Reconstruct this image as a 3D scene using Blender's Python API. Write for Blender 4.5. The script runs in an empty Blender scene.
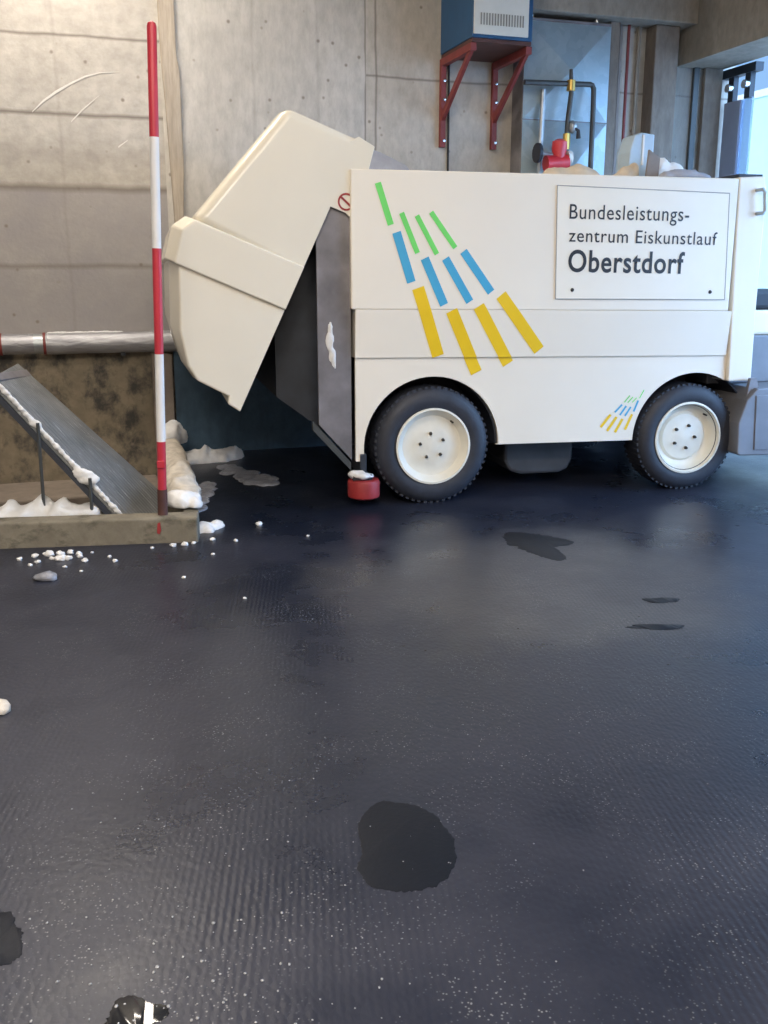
import bpy, bmesh, math, random
from mathutils import Vector, Matrix, noise
random.seed(7)
SC = bpy.context.scene
COL = SC.collection
R = math.radians
PI = math.pi

# ------------------------------------------------------------------ materials
class NT:
    def __init__(s, name):
        s.m = bpy.data.materials.new(name); s.m.use_nodes = True
        s.t = s.m.node_tree; s.t.nodes.clear()
        s.out = s.n('ShaderNodeOutputMaterial'); s.b = s.n('ShaderNodeBsdfPrincipled')
        s.l(s.b.outputs[0], s.out.inputs[0])
    def n(s, t, **k):
        x = s.t.nodes.new(t)
        for a, v in k.items(): setattr(x, a, v)
        return x
    def l(s, a, b): s.t.links.new(a, b)
    def val(s, x, i, v):
        if hasattr(v, 'is_output'): s.l(v, x.inputs[i])
        elif v is not None: x.inputs[i].default_value = v
    def coord(s, kind='Object', scale=(1, 1, 1), rot=(0, 0, 0)):
        c = s.n('ShaderNodeTexCoord'); mp = s.n('ShaderNodeMapping')
        mp.inputs['Scale'].default_value = scale; mp.inputs['Rotation'].default_value = rot
        s.l(c.outputs[kind], mp.inputs[0]); return mp.outputs[0]
    def noise(s, v, scale, detail=4, rough=.55, dist=0):
        x = s.n('ShaderNodeTexNoise'); s.l(v, x.inputs['Vector'])
        x.inputs['Scale'].default_value = scale; x.inputs['Detail'].default_value = detail
        x.inputs['Roughness'].default_value = rough; x.inputs['Distortion'].default_value = dist
        return x.outputs['Fac']
    def ramp(s, f, stops):
        x = s.n('ShaderNodeValToRGB'); s.l(f, x.inputs[0]); e = x.color_ramp.elements
        while len(e) < len(stops): e.new(.5)
        for el, (p, c) in zip(e, stops):
            el.position = p; el.color = (c[0], c[1], c[2], 1) if hasattr(c, '__len__') else (c, c, c, 1)
        return x.outputs[0]
    def math(s, op, a, b=None, c=None, clamp=False):
        x = s.n('ShaderNodeMath', operation=op, use_clamp=clamp)
        s.val(x, 0, a); s.val(x, 1, b)
        if c is not None: s.val(x, 2, c)
        return x.outputs[0]
    def mix(s, f, a, b, blend='MIX'):
        x = s.n('ShaderNodeMix', data_type='RGBA', blend_type=blend)
        s.val(x, 0, f)
        s.val(x, 6, a if hasattr(a, 'is_output') else (*a[:3], 1)); s.val(x, 7, b if hasattr(b, 'is_output') else (*b[:3], 1))
        return x.outputs[2]
    def sep(s, v):
        x = s.n('ShaderNodeSeparateXYZ'); s.l(v, x.inputs[0]); return x.outputs
    def bump(s, h, strength=.3, dist=.01, prev=None):
        x = s.n('ShaderNodeBump'); x.inputs['Strength'].default_value = strength
        x.inputs['Distance'].default_value = dist; s.l(h, x.inputs['Height'])
        if prev is not None: s.l(prev, x.inputs['Normal'])
        return x.outputs[0]
    def set(s, **k):
        names = dict(base='Base Color', rough='Roughness', metal='Metallic', normal='Normal', spec='Specular IOR Level',
                     trans='Transmission Weight', alpha='Alpha', coat='Coat Weight', sss='Subsurface Weight', emit='Emission Color', estr='Emission Strength')
        for a, v in k.items():
            i = s.b.inputs[names[a]]
            if hasattr(v, 'is_output'): s.l(v, i)
            else: i.default_value = (*v[:3], 1) if hasattr(v, '__len__') else v
        return s.m

def simple(name, col, rough=.5, metal=0, var=.12, scale=8, bump=0, **k):
    t = NT(name); v = t.coord()
    f = t.noise(v, scale, 5)
    c0 = tuple(max(0, c * (1 - var)) for c in col); c1 = tuple(min(1, c * (1 + var)) for c in col)
    base = t.ramp(f, [(.3, c0), (.7, c1)])
    kw = dict(base=base, rough=rough, metal=metal); kw.update(k)
    if bump: kw['normal'] = t.bump(t.noise(v, scale * 6, 3), bump, .004)
    return t.set(**kw)

M = {}
M['body_white'] = simple('body_white_paint', (.80, .735, .625), .34, var=.02, scale=2)
M['tank_cream'] = simple('cream_gelcoat', (.75, .70, .59), .22, var=.025, scale=2)
M['sign_white'] = simple('sign_white', (.82, .76, .645), .35, var=.01)
M['seam'] = simple('seam_grey', (.36, .34, .31), .6)
M['letter'] = simple('letter_black', (.025, .025, .028), .4)
M['green'] = simple('decal_green', (.16, .66, .14), .4, var=.03)
M['blue'] = simple('decal_blue', (.06, .36, .58), .4, var=.03)
M['yellow'] = simple('decal_yellow', (.80, .52, .012), .4, var=.03)
M['tyre'] = simple('tyre_rubber', (.022, .025, .036), .6, var=.25, scale=14, bump=.3)
M['rim'] = simple('rim_cream', (.72, .69, .60), .4, var=.05, scale=10)
M['nut'] = simple('dark_nut', (.05, .045, .04), .5, .6)
M['dark'] = simple('dark_steel', (.020, .025, .036), .55, var=.3)
M['grey_steel'] = simple('grey_painted_steel', (.19, .18, .19), .45, .25, var=.3, scale=5)
M['cond_steel'] = simple('conditioner_grey', (.175, .175, .19), .45, .3, var=.15, scale=4)
M['red_rubber'] = simple('red_rubber', (.30, .024, .026), .55, var=.2)
M['red_paint'] = simple('red_paint', (.55, .03, .04), .4, var=.1)
M['oxide'] = simple('red_oxide_paint', (.19, .032, .030), .55, var=.2)
M['scrape'] = simple('chalky_scrape', (.60, .58, .54), .8)
M['pole_red'] = simple('pole_red', (.48, .03, .05), .4, var=.08)
M['pole_white'] = simple('pole_white', (.72, .72, .72), .4, var=.06)
M['sleeve'] = simple('rusty_sleeve', (.075, .03, .025), .7, var=.3)
M['heater_blue'] = simple('heater_blue', (.012, .07, .165), .45, var=.08)
M['heater_white'] = simple('heater_white', (.62, .62, .57), .45, var=.04)
M['slot'] = simple('slot_grey', (.22, .22, .20), .7)
M['bolt'] = simple('zinc_bolt', (.75, .76, .78), .25, .9, var=.05)
M['brass'] = simple('brass', (.55, .36, .10), .35, .8)
M['pipe_dark'] = simple('dark_iron_pipe', (.07, .075, .075), .5, .4)
M['pipe_grey'] = simple('galvanised', (.42, .45, .47), .4, .7, var=.2)
M['cable'] = simple('black_cable', (.015, .015, .017), .6)
M['cloth'] = simple('beige_cloth', (.58, .48, .36), .9, var=.15, bump=.4)
M['white_cloth'] = simple('white_cloth', (.78, .76, .72), .9, var=.05, bump=.4)
M['grey_cloth'] = simple('grey_cloth', (.33, .34, .38), .9, var=.15, bump=.4)
M['box_blue'] = simple('pale_grey_blue_plastic', (.42, .53, .62), .4, var=.06)
M['taupe'] = simple('taupe_board', (.22, .19, .17), .7)
M['under_grey'] = simple('underbody_grey', (.05, .052, .058), .6, var=.2)
M['snow'] = simple('snow', (.70, .70, .70), .65, var=.06, scale=30, bump=.6)
M['slush'] = simple('slush', (.24, .25, .29), .3, var=.3, scale=25, bump=.6)
M['old_snow'] = simple('dirty_snow', (.55, .50, .43), .65, var=.2, scale=18, bump=.7)
M['red_brown'] = simple('red_brown_timber', (.22, .09, .05), .7, var=.2)
M['lamp_body'] = simple('lamp_housing', (.7, .7, .7), .5)
M['out_snow'] = simple('outside_snow', (.85, .87, .9), .8, var=.03, scale=.5)
M['out_wall'] = simple('outside_white_render', (.62, .83, .88), .8, var=.02)
M['door_grey'] = simple('door_leaf_grey', (.26, .30, .40), .5, var=.05)

t = NT('lamp_tube'); M['lamp'] = t.set(base=(1, 1, 1), emit=(1, .93, .82), estr=30.0)
t = NT('door_glass'); M['glass'] = t.set(base=(.55, .72, .9), rough=.25, trans=.75, spec=.5)

# galvanised duct: spangled sheet
t = NT('duct_sheet_metal'); v = t.coord()
vo = t.n('ShaderNodeTexVoronoi'); t.l(v, vo.inputs['Vector']); vo.inputs['Scale'].default_value = 18
M['duct'] = t.set(base=t.ramp(vo.outputs['Color'], [(.2, (.52, .66, .72)), (.8, (.60, .73, .79))]), metal=.3,
                  rough=t.ramp(t.noise(v, 5), [(.3, .32), (.7, .45)]))
# foil clad pipe
t = NT('crinkled_foil'); v = t.coord(scale=(1, 4, 4))
M['foil'] = t.set(base=t.ramp(t.noise(v, 6), [(.3, (.26, .26, .28)), (.7, (.40, .40, .42))]), metal=.45, rough=.42,
                  normal=t.bump(t.noise(v, 9, 6), .5, .02))

def concrete(name, c0, c1, seams=(), vseams=(), grain=(1, 1, 1), dots=True, stain=None, low_tone=None, rough=.85, seamcol=(.16, .14, .12)):
    """cast concrete: blotches, bug holes and shuttering joints at given local heights / positions"""
    t = NT(name); v = t.coord(); s = t.sep(v)
    g = t.coord(scale=grain)
    base = t.mix(t.ramp(t.noise(g, 1.3, 6, .6), [(.3, 0.0), (.7, 1.0)]), c0, c1)
    base = t.mix(t.ramp(t.noise(g, 9, 5, .65), [(.35, .55), (.62, 0.)]), base, tuple(c * .72 for c in c0))
    if low_tone:                                     # greyer, noise-broken tone below a given height
        f = t.math('MULTIPLY', t.math('LESS_THAN', t.math('ADD', s[2], t.math('MULTIPLY', t.math('SUBTRACT', t.noise(v, 2.5, 3), .5), .035)), low_tone[0]), t.ramp(t.noise(v, 2.2, 6, .65), [(.30, .55), (.65, 1.)]))
        base = t.mix(f, base, low_tone[1])
    if stain:
        f = t.ramp(t.noise(t.coord(scale=stain[1]), stain[2], 7, .68, .15), [(stain[3], 0.), (stain[3] + .16, .85)])
        base = t.mix(f, base, stain[0])
    h = t.noise(g, 30, 4)
    if dots:
        vo = t.n('ShaderNodeTexVoronoi'); t.l(v, vo.inputs['Vector']); vo.inputs['Scale'].default_value = 7.5
        d = t.ramp(vo.outputs['Distance'], [(.05, 1.), (.13, 0.)])
        d2 = t.math('MULTIPLY', d, t.ramp(t.noise(v, 4), [(.36, 0.), (.44, .85)]))
        base = t.mix(d2, base, (.20, .17, .14))
    wob = t.math('MULTIPLY', t.math('SUBTRACT', t.noise(v, 2.5, 3), .5), .035)
    for axis, arr in ((2, seams), (0, vseams)):
        for (p, w, k) in arr:
            q = t.math('ABSOLUTE', t.math('SUBTRACT', t.math('ADD', s[axis], wob), p))
            m = t.math('MULTIPLY', t.math('SUBTRACT', 1., t.math('DIVIDE', q, w), clamp=True), k)
            base = t.mix(m, base, seamcol)
    return t.set(base=base, rough=rough, normal=t.bump(h, .25, .01), spec=.25)

M['conc_left'] = concrete('board_formed_concrete', (.385, .36, .325), (.51, .48, .435), seams=[(3.045, .016, .85), (2.52, .022, .9), (2.015, .04, .8), (2.25, .12, .25), (1.46, .03, .6)], vseams=[(-1.72, .02, .18)], low_tone=(2.015, (.29, .275, .28)), grain=(1, 1, 1.2))
M['conc_right'] = concrete('panel_formed_concrete', (.44, .42, .385), (.565, .54, .50), vseams=[(.585, .014, .8), (.20, .02, .2), (-.30, .02, .2)], grain=(1.6, 1, .7))
M['conc_panel'] = concrete('panel_formed_concrete_corner', (.44, .405, .355), (.54, .50, .44), seams=[(2.905, .014, .8)], vseams=[(.67, .014, .8)], grain=(1.5, 1, .8))
M['mortar'] = concrete('joint_mortar', (.36, .31, .25), (.46, .40, .33), grain=(6, 1, .6), dots=False)
M['conc_low'] = concrete('stained_concrete', (.20, .17, .125), (.30, .25, .18), stain=((.04, .042, .044), (1, 1, .8), 5.5, .47))
M['conc_post'] = concrete('post_concrete', (.24, .20, .17), (.32, .27, .22), dots=False)
M['conc_kerb'] = concrete('kerb_concrete', (.17, .15, .115), (.25, .225, .175), stain=((.085, .08, .06), (1, 1, 1.5), 9, .5))
M['conc_corner'] = concrete('corner_concrete', (.17, .14, .115), (.255, .215, .175), grain=(2, 2, .8), dots=False)
M['conc_lintel'] = concrete('lintel_concrete', (.27, .235, .19), (.36, .31, .25), grain=(2, 2, 1), dots=False)
M['conc_reveal'] = concrete('reveal_concrete', (.42, .42, .41), (.55, .55, .54), grain=(5, 5, .6), dots=False)
M['ceiling'] = concrete('ceiling_concrete', (.30, .28, .26), (.38, .36, .33), dots=False)
M['splash'] = concrete('blue_black_wall_paint', (.06, .105, .15), (.11, .18, .25), stain=((.045, .075, .105), (2, 1, .5), 2.0, .5), dots=False, rough=.5)
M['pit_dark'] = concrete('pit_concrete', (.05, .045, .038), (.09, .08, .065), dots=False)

# propped metal sheet
t = NT('ribbed_zinc_sheet'); v = t.coord(); s = t.sep(v)
w = t.n('ShaderNodeTexWave', bands_direction='Y'); t.l(v, w.inputs['Vector']); w.inputs['Scale'].default_value = 9; w.inputs['Distortion'].default_value = .3
fl = t.ramp(t.noise(t.coord(scale=(1.2, 14, 1)), 5, 6, .7), [(.58, 0.), (.68, .8)])
b = t.mix(fl, t.ramp(t.noise(v, 5, 5), [(.3, (.115, .122, .125)), (.7, (.20, .207, .21))]), (.55, .55, .54))
M['sheet'] = t.set(base=b, metal=.2, rough=.6, normal=t.bump(w.outputs['Fac'], .35, .01))

# wet rubber floor with fine ribs and drops
t = NT('wet_ribbed_rubber'); v = t.coord(); r = t.coord(rot=(0, 0, R(14)))
sx = t.sep(r)
n1 = t.noise(v, .55, 5, .6, .4); n2 = t.noise(v, 2.2, 6, .65); n3 = t.noise(v, 40, 3)
base = t.ramp(t.math('ADD', t.math('MULTIPLY', n1, .6), t.math('MULTIPLY', n2, .4)), [(.40, (.012, .0155, .028)), (.60, (.027, .030, .046))])
# painted: drier patch with body reflection, soaked patch with machine shade, glint dots
gp = t.n('ShaderNodeNewGeometry').outputs['Position']; wob = t.math('MULTIPLY', t.math('SUBTRACT', t.noise(gp, 1.3, 6, .65), .5), 1.9)
def area(cx, cy, rx, ry):
    q = t.sep(gp); a = t.math('DIVIDE', t.math('SUBTRACT', q[0], cx), rx); b_ = t.math('DIVIDE', t.math('SUBTRACT', q[1], cy), ry)
    return t.math('ADD', t.math('SQRT', t.math('ADD', t.math('MULTIPLY', a, a), t.math('MULTIPLY', b_, b_))), wob)
dry_sheen = t.ramp(area(.75, 4.3, 1.15, .95), [(.55, 1.), (1.0, 0.)]); wet = t.ramp(area(-.75, 6.1, 1.0, 1.1), [(.6, 1.), (1.0, 0.)])
base = t.mix(t.math('MULTIPLY', dry_sheen, .75), base, (.052, .053, .060)); base = t.mix(t.math('MULTIPLY', wet, .8), base, (.007, .010, .019))
gv = t.n('ShaderNodeTexVoronoi'); t.l(gp, gv.inputs['Vector']); gv.inputs['Scale'].default_value = 88
glint = t.math('MULTIPLY', t.ramp(gv.outputs['Distance'], [(.10, 1.), (.26, 0.)]), t.ramp(t.noise(gp, 3.5, 5, .7), [(.44, 0.), (.66, .85)]))
base = t.mix(glint, base, (.26, .27, .29))  # pale dots in the colour stand in for wet sparkle
rib = t.n('ShaderNodeTexWave', bands_direction='X'); t.l(r, rib.inputs['Vector']); rib.inputs['Scale'].default_value = 17; rib.inputs['Distortion'].default_value = .5; rib.inputs['Detail'].default_value = 1
cell = t.n('ShaderNodeTexVoronoi'); t.l(t.coord(scale=(1, .6, 1), rot=(0, 0, R(14))), cell.inputs['Vector']); cell.inputs['Scale'].default_value = 70
ribm = t.ramp(t.noise(v, .9, 3), [(.45, .05), (.65, .8)])
hgt = t.math('ADD', t.math('MULTIPLY', rib.outputs['Fac'], ribm), t.math('MULTIPLY', t.math('SUBTRACT', 1., cell.outputs['Distance']), .9))
rough = t.ramp(t.math('ADD', t.math('MULTIPLY', n1, .55), t.math('MULTIPLY', n2, .45)), [(.36, .22), (.50, .33), (.64, .44)])
M['floor'] = t.set(base=base, rough=rough, spec=.27, normal=t.bump(n3, .12, .004, t.bump(hgt, .16, .004)))
t = NT('still_water'); v = t.coord()
M['puddle'] = t.set(base=(.010, .012, .015), rough=t.ramp(t.noise(v, 12), [(.3, .16), (.7, .28)]), spec=.3, normal=t.bump(t.noise(v, 18, 2), .04, .01))
t = NT('wet_dark_patch'); v = t.coord()
M['patch'] = t.set(base=(.007, .009, .015), rough=.42, spec=.14, normal=t.bump(t.noise(v, 60, 3), .15, .004))
M['clear'] = NT('clear_water').set(base=(.012, .013, .016), rough=.12, spec=.6)
M['drop'] = NT('water_drop').set(base=(.26, .27, .29), rough=.15, spec=.9)  # pale base puts the lamp glints on the beads into colour

# ------------------------------------------------------------------ mesh helpers
def link(o, parent=None):
    COL.objects.link(o)
    if parent is not None: o.parent = parent
    return o
def obj(name, bm, mats, parent=None, smooth=False, bevel=0, seg=2, angle=35):
    me = bpy.data.meshes.new(name); bmesh.ops.recalc_face_normals(bm, faces=bm.faces); bm.to_mesh(me); bm.free()
    for m in (mats if isinstance(mats, (list, tuple)) else [mats]): me.materials.append(M[m])
    o = link(bpy.data.objects.new(name, me), parent)
    if smooth:
        for p in me.polygons: p.use_smooth = True
        if smooth != 'all':
            try: me.set_sharp_from_angle(angle=R(angle))
            except Exception: pass
    if bevel:
        b = o.modifiers.new('bevel', 'BEVEL'); b.width = bevel; b.segments = seg; b.limit_method = 'ANGLE'; b.angle_limit = R(30)
    return o
def tag(o, label=None, cat=None, group=None, kind=None):
    if label: o['label'] = label
    if cat: o['category'] = cat
    if group: o['group'] = group
    if kind: o['kind'] = kind
    return o
def empty(name, loc=(0, 0, 0), rz=0, **k):
    o = link(bpy.data.objects.new(name, None)); o.location = loc; o.rotation_euler = (0, 0, rz); o.empty_display_size = .1
    return tag(o, **k)
def box(bm, a, b, mi=0):
    x0, y0, z0 = a; x1, y1, z1 = b
    vs = [bm.verts.new(p) for p in ((x0, y0, z0), (x1, y0, z0), (x1, y1, z0), (x0, y1, z0), (x0, y0, z1), (x1, y0, z1), (x1, y1, z1), (x0, y1, z1))]
    for f in ((0, 3, 2, 1), (4, 5, 6, 7), (0, 1, 5, 4), (1, 2, 6, 5), (2, 3, 7, 6), (3, 0, 4, 7)):
        bm.faces.new([vs[i] for i in f]).material_index = mi
    return bm
def boxbm(a, b): return box(bmesh.new(), a, b)
def prism(bm, poly, y0, y1, fn=None, mi=0):
    """poly in (x,z) extruded along y"""
    fn = fn or (lambda x, y, z: (x, y, z))
    A = [bm.verts.new(fn(x, y0, z)) for x, z in poly]; B = [bm.verts.new(fn(x, y1, z)) for x, z in poly]
    fs = [bm.faces.new(A), bm.faces.new(B[::-1])]
    n = len(poly)
    for i in range(n): fs.append(bm.faces.new((A[i], B[i], B[(i + 1) % n], A[(i + 1) % n])))
    for f in fs: f.material_index = mi
    return fs
def prismbm(poly, y0, y1, fn=None):
    bm = bmesh.new(); prism(bm, poly, y0, y1, fn); return bm
def tube(bm, pts, r, n=10, caps=True):
    pts = [Vector(p) for p in pts]; rings = []; dd = pts[-1] - pts[0]
    rr = r if hasattr(r, '__len__') else [r] * len(pts)
    up = Vector((0, 1, 0)) if abs(dd.z) > .7 * dd.length and abs(dd.y) < .5 * dd.length else Vector((0, 0, 1))
    for i, p in enumerate(pts):
        d = (pts[min(i + 1, len(pts) - 1)] - pts[max(i - 1, 0)]).normalized()
        a = d.cross(up)
        if a.length < .05: a = d.cross(Vector((1, 0, 0)))
        a.normalize(); b = a.cross(d)
        rings.append([bm.verts.new(p + (a * math.cos(2 * PI * k / n) + b * math.sin(2 * PI * k / n)) * rr[i]) for k in range(n)])
    for A, B in zip(rings, rings[1:]):
        for k in range(n): bm.faces.new((A[k], A[(k + 1) % n], B[(k + 1) % n], B[k]))
    if caps:
        bm.faces.new(rings[0][::-1]); bm.faces.new(rings[-1])
    return bm
def tubebm(pts, r, n=10): return tube(bmesh.new(), pts, r, n)
def lathe(prof, n=48, axis='y', c=(0, 0, 0)):
    """prof: (radius, axial)"""
    bm = bmesh.new(); rings = []
    for (r, a) in prof:
        ring = []
        for k in range(n):
            t_ = 2 * PI * k / n; u, v_ = r * math.cos(t_), r * math.sin(t_)
            p = (u, a, v_) if axis == 'y' else (u, v_, a)
            ring.append(bm.verts.new((p[0] + c[0], p[1] + c[1], p[2] + c[2])))
        rings.append(ring)
    for A, B in zip(rings, rings[1:]):
        for k in range(n): bm.faces.new((A[k], A[(k + 1) % n], B[(k + 1) % n], B[k]))
    for ring, (r, a) in ((rings[0], prof[0]), (rings[-1], prof[-1])):
        if r == 0: bmesh.ops.pointmerge(bm, verts=ring, merge_co=ring[0].co)
    return bm
def blob(bm, c, r, sub=2, jit=.25, seed=0):
    """a lumpy ball, radii r=(rx,ry,rz)"""
    g = bmesh.ops.create_icosphere(bm, subdivisions=sub, radius=1)
    for v in g['verts']:
        k = 1 + jit * noise.noise(v.co * 1.7 + Vector((seed * 3.1, seed * 1.7, seed)))
        v.co = Vector((v.co.x * r[0] * k + c[0], v.co.y * r[1] * k + c[1], v.co.z * r[2] * k + c[2]))
    return bm
TEX = bpy.data.textures.new('snow_clods', 'CLOUDS'); TEX.noise_scale = .05; TEX.noise_depth = 3
def lumps(name, blobs, mat, voxel=.018, parent=None, zmin=None, rug=.018):
    bm = bmesh.new()
    for i, (c, r) in enumerate(blobs): blob(bm, c, r, 2, .35, i + len(blobs))
    if zmin is not None:
        for v in bm.verts: v.co.z = max(v.co.z, zmin + voxel * .5)
    o = obj(name, bm, mat, parent, smooth='all')
    m = o.modifiers.new('merge', 'REMESH'); m.mode = 'VOXEL'; m.voxel_size = voxel; m.use_smooth_shade = True
    if rug: dm = o.modifiers.new('clods', 'DISPLACE'); dm.texture = TEX; dm.strength = min(rug, voxel * 1.3); dm.mid_level = .6; dm.texture_coords = 'GLOBAL'
    return o

# ------------------------------------------------------------------ room (frame: x along back wall, y into it, z up)
WP = Vector((-.702, 7.918, 0)); WA = R(18)
WU = Vector((math.cos(WA), math.sin(WA), 0)); WN = Vector((-math.sin(WA), math.cos(WA), 0))
def wl(s, d, z): return WP + WU * s + WN * d + Vector((0, 0, z))
def wframe(o, s=0, d=0, z=0, extra=0):
    o.location = wl(s, d, z); o.rotation_euler = (0, 0, WA + extra); return o
def struct(name, bm, mat, s=0, d=0, z=0, **k):
    o = obj(name, bm, mat, **k); wframe(o, s, d, z); o['kind'] = 'structure'; return o
SL, SR, DB, ZC = -4.6, 3.4, -15.0, 4.5

# back wall: three cast bays and the joint between them
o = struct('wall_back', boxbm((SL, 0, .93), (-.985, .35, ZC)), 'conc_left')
for nm, pts, w in (('scrape_mark', [(-1.90, 2.525), (-1.82, 2.60), (-1.73, 2.665), (-1.62, 2.73), (-1.52, 2.78), (-1.42, 2.81), (-1.28, 2.825)], [.004, .008, .010, .007, .006, .004, .001]),
                   ('scrape_mark', [(-1.64, 2.47), (-1.56, 2.55), (-1.43, 2.66)], [.004, .007, .001]), ('scrape_mark', [(-1.32, 2.31), (-1.25, 2.36)], [.006, .003])):
    bm = bmesh.new(); A = [bm.verts.new((x, -.004, z + q)) for (x, z), q in zip(pts, w)]; B = [bm.verts.new((x, -.004, z - q)) for (x, z), q in zip(pts, w)]
    for i in range(len(pts) - 1): bm.faces.new((A[i], A[i + 1], B[i + 1], B[i]))
    q = obj(nm, bm, 'scrape', o); q['label'] = 'white scrape mark'
bm = bmesh.new()
A = [(-.99, ZC), (-.985, 3.1), (-.98, 2.9), (-.965, 2.6), (-.955, 2.3), (-.945, 1.95), (-.935, 1.6), (-.96, .95)]
B = [(-.865, ZC), (-.868, 2.95), (-.85, 2.86), (-.85, 2.2), (-.862, 1.97), (-.88, 1.6), (-.90, .95)]
poly = A + B[::-1]
prism(bm, poly, -.035, .02)
struct('trim_1', bm, 'mortar', bevel=.008)
struct('wall_back_bay', boxbm((-.985, 0, .93), (.59, .35, ZC)), 'conc_right')
struct('wall_back_corner', boxbm((.59, 0, .93), (SR + .6, .35, ZC)), 'conc_panel')
struct('wall_back_pit', boxbm((SL, .02, -.45), (-1.0, .37, .93)), 'conc_low')
struct('trim_2', prismbm([(-1.18, -.42), (-1.02, -.42), (-1.015, .80), (-1.17, .83)], -.05, .03), 'conc_post', bevel=.01)
struct('trim_3', boxbm((-1.0, -.012, 0), (SR + .6, .35, .93)), 'splash')
# plinth in the pit
struct('trim_4', boxbm((SL, -.62, -.42), (-1.18, .02, -.16)), 'conc_post', bevel=.015)
# beam over the duct and corner columns
struct('trim_5', boxbm((1.72, -.26, 3.42), (SR, 0, 3.75)), 'conc_lintel', bevel=.01)
struct('trim_6', boxbm((3.07, -.16, 0), (3.30, 0, 3.42)), 'conc_corner', bevel=.01)
struct('trim_7', boxbm((2.66, -.12, 0), (2.75, 0, 3.42)), 'conc_corner', bevel=.005)
struct('trim_8', boxbm((1.55, -.02, 3.75), (SR, 0, ZC)), 'red_brown')
# right wall with the gate opening: local x runs from the corner toward the camera, y outward
CP = wl(SR, 0, 0)
def rframe(o, u=0, d=0, z=0):
    o.location = CP + WU * d - WN * u + Vector((0, 0, z)); o.rotation_euler = (0, 0, WA - PI / 2); return o
def rstruct(name, bm, mat, **k):
    o = obj(name, bm, mat, **k); rframe(o); o['kind'] = 'structure'; return o
GU = 6.2
rstruct('wall_right', boxbm((0, 0, 3.14), (GU, .45, 3.62)), 'conc_lintel')
rstruct('wall_right_upper', boxbm((0, .08, 3.62), (15, .45, ZC)), 'red_brown')
rstruct('wall_right_near', boxbm((GU, 0, 0), (15, .45, 3.62)), 'conc_lintel')
rstruct('trim_9', boxbm((-.35, 0, 0), (0, .45, 3.14)), 'conc_reveal')
rstruct('trim_10', boxbm((0, .16, 0), (.03, .21, 3.14)), 'pipe_dark')
rstruct('trim_11', boxbm((0, .26, 0), (.045, .44, 3.14)), 'conc_corner', bevel=.005)
# door leaf pushed aside behind the reveal, on its track
d1 = link(bpy.data.objects.new('door_1', None)); rframe(d1); d1['kind'] = 'structure'
bm = bmesh.new(); box(bm, (.05, .47, .03), (.27, .53, 2.86)); obj('door_leaf', bm, 'door_grey', d1, bevel=.006)
bm = bmesh.new(); box(bm, (.27, .49, .03), (.40, .51, 2.86)); obj('glass_pane', bm, 'glass', d1)
bm = bmesh.new(); box(bm, (.0, .46, 3.06), (.45, .54, 3.13)); obj('door_track', bm, 'dark', d1)
for x in (.12, .34):
    q = obj('roller_hanger', boxbm((x - .035, .475, 2.86), (x + .035, .525, 3.06)), 'dark', d1)
    obj('roller', lathe([(.0, -.02), (.035, -.02), (.035, .02), (0, .02)], 16, c=(x, .455, 2.97)), 'bolt', q, smooth=True)
# far sides of the hall
struct('wall_left', boxbm((SL - .3, DB, -.45), (SL, .35, ZC)), 'ceiling')
struct('wall_rear', boxbm((SL - .3, DB - .3, 0), (SR + .45, DB, ZC)), 'ceiling')
struct('ceiling', boxbm((SL - .3, DB - .3, ZC), (SR + .6, .5, ZC + .25)), 'ceiling')

# floor (with the pit cut out), pit bottom, snow outside
KB = Vector((-1.0, 4.985, 0)); KL = Vector((-4.3, 4.545, 0))
KC = wl(-1.06, 0, 0)
def toW(p): q = p - WP; return (q.dot(WU), q.dot(WN))
kb, kl, kc = toW(KB), toW(KL), toW(KC)
lx = SL
kl = (lx, kl[1] + (lx - kl[0]) * (kb[1] - kl[1]) / (kb[0] - kl[0]))
bm = bmesh.new()
pl = [(lx, DB), (SR + .45, DB), (SR + .45, .1), (kc[0], .1), (kc[0], 0), kb, kl]
A = [bm.verts.new((x, y, 0)) for x, y in pl]; f = bm.faces.new(A)
ext = bmesh.ops.extrude_face_region(bm, geom=[f]); 
for v_ in [g for g in ext['geom'] if isinstance(g, bmesh.types.BMVert)]: v_.co.z -= .45
bmesh.ops.triangulate(bm, faces=bm.faces)
struct('floor', bm, 'floor')
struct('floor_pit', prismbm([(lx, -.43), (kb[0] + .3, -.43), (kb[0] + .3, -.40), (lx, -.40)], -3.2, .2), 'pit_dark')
rstruct('floor_outside', boxbm((-25, .45, -.3), (30, 60, -.02)), 'out_snow')
b = empty('building', label='bright white building standing outside beyond the gate opening', cat='building'); rframe(b)
obj('wall', boxbm((-8.45, 7, -.02), (2.0, 12, 4.50)), 'out_wall', b)
obj('roof', prismbm([(-8.45, 4.5), (2.0, 4.5), (2.0, 4.62), (-8.45, 4.62)], 6.98, 12.02), 'out_snow', b)

# ------------------------------------------------------------------ kerb around the pit
def seg_prism(p, q, w, z0, z1):
    """box along p->q, its left side inward by w"""
    d = (q - p).normalized(); n_ = Vector((-d.y, d.x, 0))
    bm = bmesh.new(); vs = []
    for z in (z0, z1):
        for a in (p, q, q + n_ * w, p + n_ * w): vs.append(bm.verts.new((a.x, a.y, z)))
    for f in ((0, 3, 2, 1), (4, 5, 6, 7), (0, 1, 5, 4), (1, 2, 6, 5), (2, 3, 7, 6), (3, 0, 4, 7)): bm.faces.new([vs[i] for i in f])
    return bm
k = empty('concrete_kerb', (-1.0, 5.0, 0), label='low brown grey concrete kerb along the front of the pit', cat='kerb')
k2 = empty('concrete_kerb', (-1.2, 6.0, 0), label='snow covered side kerb running back from the marker pole to the wall', cat='kerb')
def under(o, p_):
    o.matrix_parent_inverse = Matrix.Translation(-p_.location); return o
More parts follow.
